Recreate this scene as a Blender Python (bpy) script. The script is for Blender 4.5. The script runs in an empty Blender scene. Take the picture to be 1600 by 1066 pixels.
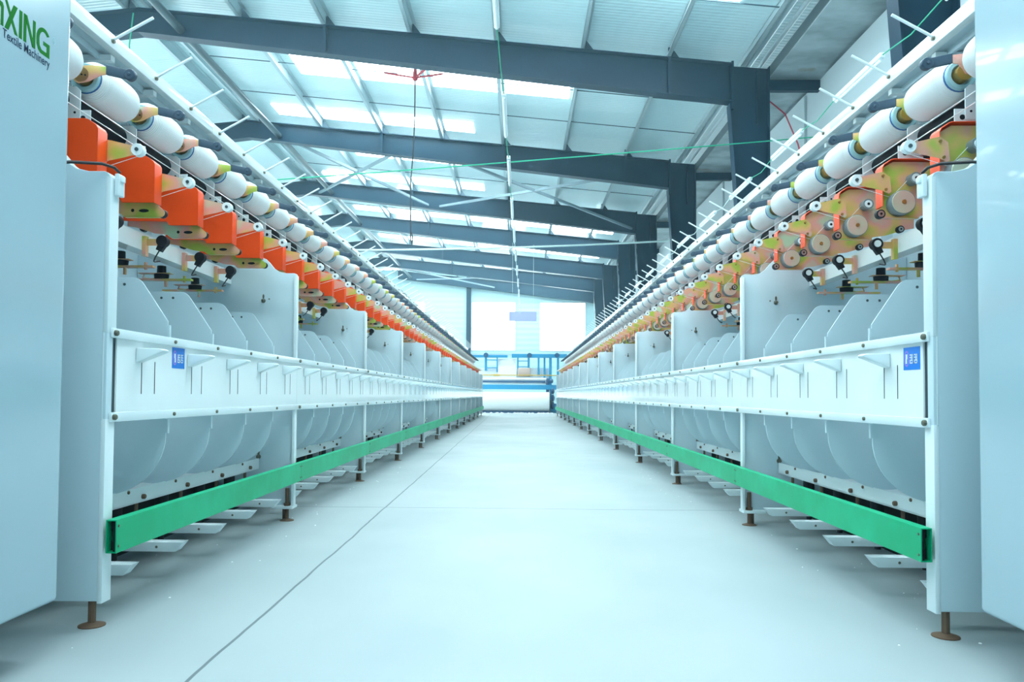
import bpy, bmesh, math, random
from mathutils import Vector, Matrix
random.seed(7)
PI = math.pi
scn = bpy.context.scene
COL = scn.collection

# ---------------------------------------------------------------- measures
CAMZ = 0.66          # eye height over the datum the machines are drawn from
FZ = 0.004          # finished floor level
P = 0.36115            # spindle pitch
S = 5 * P            # one machine section
Y0 = 2.181           # start of the first section
NSEC = 12
NSP = NSEC * 5

# ---------------------------------------------------------------- materials
def mat(name, base=(0.8, 0.8, 0.8), rough=0.5, metal=0.0, coat=0.0, spec=0.5, emit=None, estr=0.0):
    m = bpy.data.materials.new(name); m.use_nodes = True
    b = m.node_tree.nodes['Principled BSDF']
    b.inputs['Base Color'].default_value = (*base, 1)
    b.inputs['Roughness'].default_value = rough
    b.inputs['Metallic'].default_value = metal
    b.inputs['Coat Weight'].default_value = coat
    b.inputs['Specular IOR Level'].default_value = spec
    if emit:
        b.inputs['Emission Color'].default_value = (*emit, 1)
        b.inputs['Emission Strength'].default_value = estr
    return m

def nodes(m): return m.node_tree.nodes, m.node_tree.links, m.node_tree.nodes['Principled BSDF']

def mottle(m, c1, c2, scale=3.0, detail=4.0, lo=0.35, hi=0.65, vec=(1, 1, 1), coord='Object', rnd=False):
    n, l, b = nodes(m)
    tc = n.new('ShaderNodeTexCoord'); mp = n.new('ShaderNodeMapping'); mp.inputs['Scale'].default_value = vec
    no = n.new('ShaderNodeTexNoise'); no.inputs['Scale'].default_value = scale; no.inputs['Detail'].default_value = detail
    rp = n.new('ShaderNodeValToRGB')
    rp.color_ramp.elements[0].position = lo; rp.color_ramp.elements[0].color = (*c1, 1)
    rp.color_ramp.elements[1].position = hi; rp.color_ramp.elements[1].color = (*c2, 1)
    l.new(tc.outputs[coord], mp.inputs['Vector'])
    l.new(mp.outputs['Vector'], no.inputs['Vector']); l.new(no.outputs['Fac'], rp.inputs['Fac'])
    if rnd:
        oi = n.new('ShaderNodeObjectInfo'); mu = n.new('ShaderNodeMath'); mu.operation = 'MULTIPLY'; mu.inputs[1].default_value = 37.0
        l.new(oi.outputs['Random'], mu.inputs[0])
        cb = n.new('ShaderNodeCombineXYZ'); l.new(mu.outputs[0], cb.inputs[0]); l.new(mu.outputs[0], cb.inputs[2])
        l.new(cb.outputs[0], mp.inputs['Location'])
    l.new(rp.outputs['Color'], b.inputs['Base Color'])
    return rp

def bump_wave(m, scale, axis, strength, dist=0.01, kind='SIN'):
    n, l, b = nodes(m)
    tc = n.new('ShaderNodeTexCoord'); w = n.new('ShaderNodeTexWave'); w.wave_type = 'BANDS'; w.bands_direction = axis
    w.wave_profile = kind; w.inputs['Scale'].default_value = scale
    bp = n.new('ShaderNodeBump'); bp.inputs['Strength'].default_value = strength; bp.inputs['Distance'].default_value = dist
    l.new(tc.outputs['Object'], w.inputs['Vector']); l.new(w.outputs['Fac'], bp.inputs['Height']); l.new(bp.outputs['Normal'], b.inputs['Normal'])

M = {}
M['white'] = mat('white enamel', (0.74, 0.84, 0.87), 0.30)
M['panel'] = mat('glossy white panel', (0.84, 0.91, 0.92), 0.12, coat=0.3)
M['sheet'] = mat('pale grey enamel', (0.56, 0.70, 0.76), 0.38)
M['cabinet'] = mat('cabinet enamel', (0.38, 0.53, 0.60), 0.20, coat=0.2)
M['yarn'] = mat('white yarn', (0.86, 0.90, 0.91), 0.75)
bump_wave(M['yarn'], 60.0, 'Y', 0.35, 0.004)
M['flange'] = mat('pale blue plastic', (0.33, 0.58, 0.65), 0.35)
M['ring'] = mat('blue plastic ring', (0.02, 0.12, 0.36), 0.35)
M['rubber'] = mat('black rubber', (0.010, 0.013, 0.018), 0.6, spec=0.25)
M['grip'] = mat('slate plastic grip', (0.035, 0.075, 0.12), 0.42)
M['roller'] = mat('dark friction roller', (0.006, 0.009, 0.014), 0.6, spec=0.15)
M['orange'] = mat('orange paint', (0.92, 0.072, 0.004), 0.38, spec=0.3)
M['zinc'] = mat('yellow passivated zinc', (0.5, 0.4, 0.2), 0.36, metal=0.10)
rp = mottle(M['zinc'], (0.42, 0.52, 0.07), (0.80, 0.36, 0.30), 10.0, 1.5, 0.36, 0.58, rnd=True)
e = rp.color_ramp.elements.new(0.46); e.color = (0.74, 0.46, 0.16, 1)
e = rp.color_ramp.elements.new(0.72); e.color = (0.50, 0.66, 0.44, 1)
M['brass'] = mat('brass hub', (0.42, 0.27, 0.08), 0.35, metal=0.7)
M['steel'] = mat('bare steel', (0.45, 0.48, 0.48), 0.3, metal=0.8)
M['drum'] = mat('grey drum', (0.22, 0.27, 0.29), 0.45)
M['drumcap'] = mat('passivated drum cap', (0.66, 0.62, 0.50), 0.3, metal=0.35)
mottle(M['drumcap'], (0.62, 0.66, 0.50), (0.70, 0.55, 0.46), 12.0, 2.0, 0.4, 0.6, rnd=True)
M['green'] = mat('green paint', (0.0, 0.42, 0.2), 0.42, spec=0.25)
mottle(M['green'], (0.0, 0.38, 0.17), (0.003, 0.47, 0.23), 6.0, 5.0, 0.4, 0.7)
M['rust'] = mat('rusty threaded rod', (0.16, 0.10, 0.065), 0.6, metal=0.4)
M['dark'] = mat('black for steel holes and shade', (0.009, 0.013, 0.016), 0.7, spec=0.15)
M['bolt'] = mat('bolt head', (0.17, 0.17, 0.13), 0.4, metal=0.7)
M['blue'] = mat('blue sticker', (0.0, 0.20, 0.72), 0.4)
M['ink'] = mat('white ink', (0.80, 0.90, 1.0), 0.5)
M['violet'] = mat('violet ink', (0.36, 0.20, 0.72), 0.5)
M['logo'] = mat('green lettering', (0.0, 0.17, 0.006), 0.6, spec=0.15)
M['navy'] = mat('navy lettering', (0.012, 0.045, 0.10), 0.6, spec=0.15)
M['pearl'] = mat('pale lettering', (0.35, 0.62, 0.66), 0.5)
M['frame'] = mat('dark blue steel frame', (0.030, 0.082, 0.125), 0.45, spec=0.2)
mottle(M['frame'], (0.003, 0.026, 0.050), (0.005, 0.035, 0.064), 1.5, 6.0, 0.35, 0.7)
M['purlin'] = mat('galvanised purlin', (0.50, 0.62, 0.65), 0.38, metal=0.5)
M['brace'] = mat('dull galvanised brace', (0.20, 0.29, 0.33), 0.5, metal=0.2)
M['cleat'] = mat('dark purlin cleat', (0.03, 0.07, 0.10), 0.5)
M['roof'] = mat('roof lining sheet', (0.60, 0.79, 0.82), 0.28, metal=0.0, coat=0.4)
n, l, b = nodes(M['roof'])
tc = n.new('ShaderNodeTexCoord')
w = n.new('ShaderNodeTexWave'); w.bands_direction = 'Y'; w.inputs['Scale'].default_value = 3.2
no = n.new('ShaderNodeTexNoise'); no.inputs['Scale'].default_value = 1.0; no.inputs['Detail'].default_value = 3
mp = n.new('ShaderNodeMapping'); mp.inputs['Scale'].default_value = (0.25, 14.0, 1.0)
ad = n.new('ShaderNodeMath'); ad.operation = 'ADD'
bp = n.new('ShaderNodeBump'); bp.inputs['Strength'].default_value = 0.4; bp.inputs['Distance'].default_value = 0.015
l.new(tc.outputs['Object'], w.inputs['Vector']); l.new(tc.outputs['Object'], mp.inputs['Vector']); l.new(mp.outputs['Vector'], no.inputs['Vector'])
l.new(w.outputs['Fac'], ad.inputs[0]); l.new(no.outputs['Fac'], ad.inputs[1]); l.new(ad.outputs[0], bp.inputs['Height']); l.new(bp.outputs['Normal'], b.inputs['Normal'])
M['skylight'] = mat('translucent skylight sheet', (0.9, 0.97, 1.0), 0.4, emit=(0.80, 0.96, 1.0), estr=7.0)
M['tube'] = mat('white glass tube', (0.86, 0.95, 0.97), 0.2)
M['floor'] = mat('pale concrete', (0.60, 0.70, 0.72), 0.5, spec=0.25)
n, l, b = nodes(M['floor'])
mottle(M['floor'], (0.27, 0.335, 0.35), (0.36, 0.42, 0.435), 0.9, 8.0, 0.3, 0.7, vec=(1.0, 0.6, 1))
for lk in list(b.inputs['Base Color'].links): src = lk.from_socket
tc = n.new('ShaderNodeTexCoord'); sx = n.new('ShaderNodeSeparateXYZ'); l.new(tc.outputs['Object'], sx.inputs[0])
wob = n.new('ShaderNodeTexNoise'); wob.inputs['Scale'].default_value = 1.3; wob.inputs['Detail'].default_value = 5; l.new(tc.outputs['Object'], wob.inputs['Vector'])
def mth(op, a, bb):
    q = n.new('ShaderNodeMath'); q.operation = op
    for i, v in enumerate((a, bb)):
        if v is None: continue
        if isinstance(v, (int, float)): q.inputs[i].default_value = v
        else: l.new(v, q.inputs[i])
    return q.outputs[0]
wv = mth('MULTIPLY', mth('SUBTRACT', wob.outputs['Fac'], 0.5), 0.035)
def seam(sock, at, half, slope=None):
    d = mth('SUBTRACT', mth('ADD', sock, wv), at)
    return mth('LESS_THAN', mth('ABSOLUTE', d, None), half)
s1 = seam(mth('ADD', sx.outputs['X'], mth('MULTIPLY', sx.outputs['Y'], 0.0087)), -0.722, 0.0045)
s2 = seam(mth('MODULO', mth('ADD', sx.outputs['Y'], 61.60), None if False else 6.0), 0.05 + 6.0 - 6.0 + 0.0 + 0.0 if False else 0.05, 0.006)
s3 = seam(sx.outputs['X'], 5.2, 0.005)
tot = mth('MINIMUM', mth('ADD', mth('ADD', s1, s3), mth('MULTIPLY', s2, 0.8)), 1.0)
mx = n.new('ShaderNodeMix'); mx.data_type = 'RGBA'
l.new(mth('MULTIPLY', tot, 0.8), mx.inputs[0]); l.new(src, mx.inputs[6]); mx.inputs[7].default_value = (0.06, 0.09, 0.10, 1)
l.new(mx.outputs[2], b.inputs['Base Color'])
rn = n.new('ShaderNodeTexNoise'); rn.inputs['Scale'].default_value = 2.5; rn.inputs['Detail'].default_value = 6
mr = n.new('ShaderNodeMapRange'); mr.inputs[3].default_value = 0.48; mr.inputs[4].default_value = 0.70
l.new(tc.outputs['Object'], rn.inputs['Vector']); l.new(rn.outputs['Fac'], mr.inputs[0]); l.new(mr.outputs[0], b.inputs['Roughness'])
M['wall'] = mat('pale cyan cladding', (0.42, 0.64, 0.67), 0.5)
bump_wave(M['wall'], 1.0, 'Z', 0.4, 0.02)
M['plaster'] = mat('white wall panel', (0.46, 0.56, 0.59), 0.5)
M['soffit'] = mat('weathered galvanised soffit', (0.35, 0.42, 0.43), 0.35, metal=0.45)
rp = mottle(M['soffit'], (0.20, 0.25, 0.26), (0.42, 0.50, 0.52), 1.2, 6.0, 0.35, 0.6, vec=(1, 1.4, 1))
e = rp.color_ramp.elements.new(0.72); e.color = (0.30, 0.19, 0.09, 1)
M['gutter'] = mat('dark eaves steel', (0.07, 0.11, 0.125), 0.35, metal=0.4)
M['wirered'] = mat('red wire', (0.45, 0.02, 0.05), 0.5)
M['wiregreen'] = mat('green wire', (0.0, 0.36, 0.20), 0.5)
M['wireblack'] = mat('black cable', (0.01, 0.012, 0.016), 0.5)
M['rope'] = mat('pale rope', (0.62, 0.80, 0.78), 0.6)
M['loom'] = mat('blue machine paint', (0.02, 0.30, 0.55), 0.4)
M['loomdark'] = mat('dark blue machine paint', (0.02, 0.09, 0.20), 0.4)
M['cloth'] = mat('white cloth', (0.86, 0.90, 0.90), 0.8)
M['tan'] = mat('beige yarn', (0.60, 0.46, 0.40), 0.8)
M['yellow'] = mat('yellow rod', (0.62, 0.42, 0.06), 0.4)
M['sign'] = mat('pale lavender board', (0.36, 0.40, 0.74), 0.5)
M['red'] = mat('red bracket', (0.65, 0.05, 0.07), 0.5)
M['glass'] = bpy.data.materials.new('window glass'); M['glass'].use_nodes = True
nt = M['glass'].node_tree; nt.nodes.clear()
o_ = nt.nodes.new('ShaderNodeOutputMaterial'); mxs = nt.nodes.new('ShaderNodeMixShader'); tr = nt.nodes.new('ShaderNodeBsdfTransparent'); gl = nt.nodes.new('ShaderNodeBsdfGlossy')
gl.inputs['Roughness'].default_value = 0.02; mxs.inputs[0].default_value = 0.06; tr.inputs[0].default_value = (0.95, 0.98, 0.98, 1)
nt.links.new(tr.outputs[0], mxs.inputs[1]); nt.links.new(gl.outputs[0], mxs.inputs[2]); nt.links.new(mxs.outputs[0], o_.inputs[0])

# ---------------------------------------------------------------- mesh helpers
def arc(cx, cz, rx, rz, a0, a1, n):
    return [(cx + rx * math.cos(math.radians(a0 + (a1 - a0) * i / n)), cz + rz * math.sin(math.radians(a0 + (a1 - a0) * i / n))) for i in range(n + 1)]

class MB:
    def __init__(self, s=1): self.v = []; self.f = []; self.m = []; self.s = s
    def add(self, vs, fs, mi=0):
        k = len(self.v); self.v += [tuple(p) for p in vs]
        for f in fs: self.f.append([k + i for i in f]); self.m.append(mi)
        return self
    def box(self, x0, x1, y0, y1, z0, z1, mi=0):
        v = [(x, y, z) for x in (x0, x1) for y in (y0, y1) for z in (z0, z1)]
        return self.add(v, [(0, 1, 3, 2), (4, 6, 7, 5), (0, 4, 5, 1), (2, 3, 7, 6), (0, 2, 6, 4), (1, 5, 7, 3)], mi)
    def prism(self, poly, a0, a1, mi=0, axis='Y'):
        n = len(poly)
        def pt(p, a):
            return {'Y': (p[0], a, p[1]), 'X': (a, p[0], p[1]), 'Z': (p[0], p[1], a)}[axis]
        v = [pt(p, a0) for p in poly] + [pt(p, a1) for p in poly]
        fs = [list(range(n)), list(range(2 * n - 1, n - 1, -1))] + [(i, (i + 1) % n, n + (i + 1) % n, n + i) for i in range(n)]
        return self.add(v, fs, mi)
    def lathe(self, c, axis, prof, n=20, mi=0, closed=False):
        vs = []
        for a, r in prof:
            for i in range(n):
                t = 2 * PI * i / n; u, w = r * math.cos(t), r * math.sin(t)
                p = {'Y': (u, a, w), 'X': (a, u, w), 'Z': (u, w, a)}[axis]
                vs.append((c[0] + p[0], c[1] + p[1], c[2] + p[2]))
        fs = []; k = len(prof)
        for j in range(k - 1 if not closed else k):
            j2 = (j + 1) % k
            for i in range(n):
                fs.append((j * n + i, j * n + (i + 1) % n, j2 * n + (i + 1) % n, j2 * n + i))
        if not closed:
            fs.append(list(range(n))); fs.append(list(range((k - 1) * n, k * n))[::-1])
        return self.add(vs, fs, mi)
    def cyl(self, c, axis, r, a0, a1, n=16, mi=0): return self.lathe(c, axis, [(a0, r), (a1, r)], n, mi)
    def tube(self, pts, r, n=6, mi=0):
        pts = [Vector(p) for p in pts]; vs = []; ref = None
        for i, p in enumerate(pts):
            d = (pts[min(i + 1, len(pts) - 1)] - pts[max(i - 1, 0)]).normalized()
            if ref is None or abs(d.dot(ref)) > 0.95:
                ref = Vector((0, 0, 1)) if abs(d.z) < 0.9 else Vector((1, 0, 0))
            a = d.cross(ref).normalized(); b_ = d.cross(a).normalized()
            for k in range(n):
                t = 2 * PI * k / n; q = p + a * (r * math.cos(t)) + b_ * (r * math.sin(t)); vs.append(tuple(q))
        fs = [(i * n + k, i * n + (k + 1) % n, (i + 1) * n + (k + 1) % n, (i + 1) * n + k) for i in range(len(pts) - 1) for k in range(n)]
        fs += [list(range(n)), list(range((len(pts) - 1) * n, len(pts) * n))[::-1]]
        return self.add(vs, fs, mi)
    def bar(self, p0, p1, wx, wz, mi=0):
        """square bar between two points"""
        p0, p1 = Vector(p0), Vector(p1); d = (p1 - p0).normalized()
        up = Vector((0, 0, 1)) if abs(d.z) < 0.95 else Vector((0, 1, 0))
        a = d.cross(up).normalized() * wx / 2; b_ = a.cross(d).normalized() * wz / 2
        v = [tuple(q + sa * a + sb * b_) for q in (p0, p1) for sa, sb in ((-1, -1), (1, -1), (1, 1), (-1, 1))]
        return self.add(v, [(0, 1, 2, 3), (7, 6, 5, 4), (0, 4, 5, 1), (1, 5, 6, 2), (2, 6, 7, 3), (3, 7, 4, 0)], mi)
    def merge(self, other, mi_shift=0):
        k = len(self.v); self.v += other.v
        self.f += [[k + i for i in f] for f in other.f]; self.m += [m + mi_shift for m in other.m]; return self
    def build(self, name, mats, parent=None, origin=(0, 0, 0), bevel=0.0, seg=2, smooth=35, loc=None):
        if not isinstance(mats, (list, tuple)): mats = [mats]
        ox, oy, oz = origin
        vs = [(self.s * (x - ox), y - oy, z - oz) for x, y, z in self.v]
        me = bpy.data.meshes.new(name); me.from_pydata(vs, [], self.f)
        for i, p in enumerate(me.polygons): p.material_index = self.m[i]
        for m_ in mats: me.materials.append(M[m_] if isinstance(m_, str) else m_)
        bm = bmesh.new(); bm.from_mesh(me)
        bmesh.ops.recalc_face_normals(bm, faces=bm.faces)
        if bevel:
            ed = [e_ for e_ in bm.edges if len(e_.link_faces) == 2 and e_.calc_face_angle(0) > 0.6]
            bmesh.ops.bevel(bm, geom=ed, offset=bevel, segments=seg, affect='EDGES', profile=0.5, clamp_overlap=True)
        bm.to_mesh(me); bm.free()
        if smooth:
            me.polygons.foreach_set('use_smooth', [True] * len(me.polygons)); me.set_sharp_from_angle(angle=math.radians(smooth))
        o = bpy.data.objects.new(name, me); COL.objects.link(o)
        if parent: o.parent = parent
        else: o.location = (self.s * ox, oy, oz)
        if loc: o.location = loc
        return o

def tag(o, label, cat, group=None, kind=None):
    o['label'] = label; o['category'] = cat
    if group: o['group'] = group
    if kind: o['kind'] = kind
    return o
def thing(name, label, cat, loc, group=None, kind=None):
    o = bpy.data.objects.new(name, None); COL.objects.link(o); o.location = loc; o.empty_display_size = 0.05
    return tag(o, label, cat, group, kind)
def copy_tree(o, parent=None):
    c = o.copy(); COL.objects.link(c)
    if parent: c.parent = parent
    for ch in list(o.children): copy_tree(ch, c)
    return c
_U = 'zero first second third fourth fifth sixth seventh eighth ninth tenth eleventh twelfth thirteenth fourteenth fifteenth sixteenth seventeenth eighteenth nineteenth'.split()
_T = {2: ('twenty', 'twentieth'), 3: ('thirty', 'thirtieth'), 4: ('forty', 'fortieth'), 5: ('fifty', 'fiftieth'), 6: ('sixty', 'sixtieth')}
def nth(k):
    if k < 20: return _U[k]
    t, u = divmod(k, 10)
    return _T[t][1] if u == 0 else _T[t][0] + '-' + _U[u]
SIDE = {1: 'right', -1: 'left'}

# ================================================================= the hall
BAYS = [-4.0, 2.0, 8.0, 14.00, 19.84, 25.50, 30.20, 35.50, 39.90, 44.13]
XR, XC, XL = -7.1, 3.85, -17.85       # ridge, inner face of right columns, left columns
def ztop(x): return 7.80 - 0.0975 * abs(x - XR)
def depth(x):
    d = abs(x - XR)
    return 0.46 + 0.022 * d if d < 4.5 else 0.559 + (d - 4.5) * 0.0235
YB, YE = -10.0, 44.6

f = MB().box(-19.5, 7.0, YB, 46.0, FZ - 0.15, FZ).build('floor', 'floor', smooth=0)
tag(f, 'pale concrete floor with thin joint lines', 'floor', kind='structure')

def slope_slab(x0, x1, y0, y1, lift, th, name, m_):
    b_ = MB()
    v = [(x, y, ztop(x) + lift + dz) for x in (x0, x1) for y in (y0, y1) for dz in (0, th)]
    b_.add(v, [(0, 1, 3, 2), (4, 6, 7, 5), (0, 4, 5, 1), (2, 3, 7, 6), (0, 2, 6, 4), (1, 5, 7, 3)])
    return b_.build(name, m_, smooth=0)
tag(slope_slab(XR, 5.0, YB, YE, 0.23, 0.04, 'ceiling', 'roof'), 'corrugated metal roof lining on the right of the ridge', 'ceiling', kind='structure')
tag(slope_slab(-19.0, XR, YB, YE, 0.23, 0.04, 'ceiling', 'roof'), 'corrugated metal roof lining on the left of the ridge', 'ceiling', kind='structure')

# skylight strips let into the roof, plus unseen near ones added for light
k = 0
for bi in range(len(BAYS) - 1):
    ya, yb = BAYS[bi], BAYS[bi + 1]
    spans = [(ya + 1.8, ya + 2.85, -4.9, 1.05), (yb - 0.85, yb - 0.14, -6.3, -1.2), (ya + 2.0, ya + 3.2, -14.5, -8.5)]
    if yb < 15: spans = [(ya + 1.0, ya + 2.0, -6.3, 3.5), (ya + 3.2, ya + 4.2, -6.3, 3.5), (ya + 2.0, ya + 3.2, -14.5, -8.5)]  # near bays out of view: extra wide strips added to brighten the machines
    if ya > 25: spans = [(ya + 1.4, ya + 2.3, -6.5, 3.6), (yb - 0.75, yb - 0.14, -6.5, 3.6), (ya + 2.0, ya + 3.2, -14.5, -8.5)]
    for (y0, y1, x0, x1) in spans:
        k += 1
        o = slope_slab(x0, x1, y0, y1, 0.215, 0.012, 'skylight', 'skylight')
        tag(o, 'bright skylight strip in the roof, %s counted from the front of the hall' % nth(k), 'skylight', 'roof skylight strips', 'structure')

# portal frames
def ibeam(x0, x1, y):
    b_ = MB(); n_ = 12
    xs = [x0 + (x1 - x0) * i / n_ for i in range(n_ + 1)]
    top = [(x, ztop(x)) for x in xs]; bot = [(x, ztop(x) - depth(x)) for x in xs]
    b_.prism(top + bot[::-1], y - 0.006, y + 0.006)
    b_.prism(top + [(x, z - 0.016) for x, z in top[::-1]], y - 0.12, y + 0.12)
    b_.prism(bot + [(x, z + 0.016) for x, z in bot[::-1]], y - 0.12, y + 0.12)
    return b_
PX = [XR - 0.22 - 1.59 * i for i in range(6)][::-1] + [XR + 0.22] + [-5.2, -3.61, -2.02, -0.43, 1.16, 2.73, 4.1]
for i, y in enumerate(BAYS[:-1]):
    if i == 0: continue
    fn = nth(i)
    for (xa, xb, sd) in ((XR, XC - 0.021, 'right'), (-18.5, XR, 'left')):
        if sd == 'left' and i > 8: continue
        t = thing('roof_beam', 'dark blue steel roof beam, %s frame from the camera, %s of the ridge' % (fn, sd), 'roof beam', (xa if sd == 'left' else XR, y, ztop(XR)), 'steel roof beams', 'structure')
        ibeam(xa, xb, y).build('web_and_flanges', 'frame', t, origin=tuple(t.location), smooth=0)
        st = [x for x in (-3.61, -0.43, 2.73) ] if sd == 'right' else [-10.4, -13.6]
        for x in st:
            MB().box(x - 0.006, x + 0.006, y - 0.115, y - 0.006, ztop(x) - depth(x) + 0.02, ztop(x) + 0.17).box(x - 0.05, x + 0.006, y - 0.121, y - 0.115, ztop(x) - depth(x) + 0.02, ztop(x) + 0.17).build('stiffener', 'frame', t, origin=tuple(t.location), smooth=0)
        for x in PX:
            if min(xa, xb) < x < max(xa, xb):
                MB().prism([(x + 0.006, ztop(x)), (x + 0.17, ztop(x)), (x + 0.03, ztop(x) + 0.19), (x + 0.006, ztop(x) + 0.19)], y - 0.06, y + 0.06).build('purlin_cleat', 'cleat', t, origin=tuple(t.location), smooth=0)
        if sd == 'right':
            MB().box(XC - 0.02, XC + 0.02, y - 0.12, y + 0.12, ztop(XC) - 0.85, ztop(XC) + 0.03).build('end_plate', 'frame', t, origin=tuple(t.location), smooth=0)
            z6 = 6.24
            MB().box(4.5, 5.45, y - 0.06, y + 0.06, z6, z6 + 0.19).build('wall_bracket', 'frame', t, origin=tuple(t.location), smooth=0)
    # right column, tapered, dark web towards the camera
    t = thing('column', 'dark blue tapered steel column, %s from the camera by the side wall' % fn, 'column', (4.35, y, FZ), 'steel columns along the side wall', 'structure')
    zt = ztop(XC) - 0.02
    ta = [(3.80, zt), (4.52, zt - 0.05), (4.52, FZ), (4.22, FZ)]
    c = MB().prism(ta, y - 0.006, y + 0.006)
    c.prism([(3.80, zt - 0.72), (3.815, zt - 0.72), (4.235, FZ), (4.22, FZ)], y - 0.12, y + 0.12)
    c.prism([(4.505, zt - 0.05), (4.52, zt - 0.05), (4.52, FZ), (4.505, FZ)], y - 0.12, y + 0.12)
    c.build('web_and_flanges', 'frame', t, origin=tuple(t.location), smooth=0)
    MB().box(4.12, 4.62, y - 0.2, y + 0.2, FZ, FZ + 0.02).build('base_plate', 'frame', t, origin=tuple(t.location), smooth=0)
    MB().box(4.30, 4.312, y - 0.11, y - 0.006, zt - 1.1, zt - 0.1).build('stiffener', 'frame', t, origin=tuple(t.location), smooth=0)
    if i < 9:
        c = MB().box(-18.5, -18.1, y - 0.006, y + 0.006, FZ, ztop(-18.1)); c.box(-18.5, -18.485, y - 0.12, y + 0.12, FZ, 6.6); c.box(-18.115, -18.1, y - 0.12, y + 0.12, FZ, 6.5)
        tag(c.build('column', 'frame', origin=(-18.3, y, FZ), smooth=0), 'dark blue steel column of the far side row, %s from the camera' % fn, 'column', 'steel columns of the far side row', 'structure')

# purlins: lipped Z sections running the length of the hall
for i, x in enumerate(PX):
    z = ztop(x)
    b_ = MB().box(x - 0.004, x + 0.004, YB, YE, z + 0.005, z + 0.215).box(x - 0.07, x + 0.004, YB, YE, z + 0.005, z + 0.012).box(x - 0.004, x + 0.07, YB, YE, z + 0.208, z + 0.215).box(x - 0.07, x - 0.063, YB, YE, z + 0.005, z + 0.03)
    tag(b_.build('purlin', 'purlin', origin=(x, 0, z), smooth=0), 'galvanised roof purlin, %s counted from the open side wall' % nth(i + 1), 'purlin', 'roof purlins', 'structure')
b_ = MB().cyl((XR + 0.75, 0, 7.42), 'Y', 0.075, YB, YE, 14)
tag(b_.build('ridge_pipe', 'gutter', origin=(XR + 0.75, 0, 7.42)), 'round grey pipe running under the ridge of the roof', 'pipe', kind='structure')
# sag rods across the purlins
k = 0
for bi in range(2, len(BAYS) - 1):
    for fr in (0.36, 0.68):
        y = BAYS[bi] + fr * (BAYS[bi + 1] - BAYS[bi]); k += 1
        b_ = MB().tube([(XR, y, ztop(XR) + 0.12), (4.1, y, ztop(4.1) + 0.12)], 0.011, 5)
        tag(b_.build('tie_rod', 'cleat', origin=(0, y, 7)), 'thin dark tie rod across the purlins, %s from the camera' % nth(k), 'tie rod', 'roof tie rods', 'structure')
# diagonal braces
k = 0
wh = ['steep one nearest the ridge', 'one crossing the steep brace', 'long one towards the columns', 'one crossing the long brace']
for (xa, ya, xb, yb) in ((-6.76, 25.5, -3.3, 19.98), (-6.05, 19.98, -3.1, 25.5), (-1.74, 19.98, 3.7, 25.5), (-2.7, 25.5, 2.4, 19.98)):
    b_ = MB().bar((xa, ya, ztop(xa) - depth(xa) * 0.75), (xb, yb, ztop(xb) - depth(xb) * 0.75), 0.07, 0.07)
    tag(b_.build('roof_brace', 'brace', smooth=0), 'galvanised diagonal roof brace, %s' % wh[k], 'brace', 'diagonal roof braces', 'structure'); k += 1
k = 0
for (xa, ya, xb, yb) in ((-6.9, 40.0, -1.5, 44.2), (-6.0, 44.2, -1.0, 40.0)):
    b_ = MB().bar((xa, ya, ztop(xa) - 0.4), (xb, yb, ztop(xb) - 0.4), 0.07, 0.07)
    tag(b_.build('roof_brace', 'brace', smooth=0), 'galvanised diagonal roof brace before the end wall, %s of two' % nth(k + 1), 'brace', 'braces before the end wall', 'structure'); k += 1

# side wall, soffit and eaves at the right
MB().box(5.45, 5.6, YB, YE, FZ, 6.45).build('wall_right', 'plaster', smooth=0)
tag(bpy.data.objects['wall_right'], 'pale side wall behind the dark columns', 'wall', kind='structure')
tag(MB().box(4.52, 5.45, YB, YE, 6.44, 6.47).build('trim_1', 'soffit', smooth=0), 'weathered galvanised soffit between columns and side wall', 'soffit', kind='structure')
tag(MB().box(4.56, 4.80, YB, YE, 6.475, 6.72).box(4.80, 5.6, YB, YE, 6.60, 6.68).build('trim_2', 'gutter', smooth=0), 'dark steel eaves beam along the column heads', 'eaves beam', kind='structure')
tag(MB().cyl((4.25, 0, 6.83), 'Y', 0.045, YB, YE, 12).cyl((4.40, 0, 6.74), 'Y', 0.04, YB, YE, 12).build('trim_3', 'purlin'), 'pair of galvanised tubes along the eaves', 'tube', kind='structure')
for i, (y0, y1) in enumerate(((8.6, 13.6), (14.6, 19.5), (20.5, 25.0))):
    MB().box(5.40, 5.452, y0, y1, 1.2, 6.40).build('trim_%d' % (i + 4), 'plaster', bevel=0.01, smooth=0)
    tag(bpy.data.objects['trim_%d' % (i + 4)], 'raised pale wall panel in the %s bay between columns' % nth(i + 1), 'wall panel', kind='structure')
# left wall: low cladding, long window opening above
tag(MB().box(-18.75, -18.6, YB, YE, FZ, 1.3).box(-18.75, -18.6, YB, YE, 4.6, 6.8).build('wall_left', 'wall', smooth=0), 'far side wall with a long window band', 'wall', kind='structure')
tag(MB().box(-18.7, 5.6, YB - 0.15, YB, FZ, 7.9).build('wall_near', 'wall', smooth=0), 'end wall behind the camera', 'wall', kind='structure')
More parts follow.
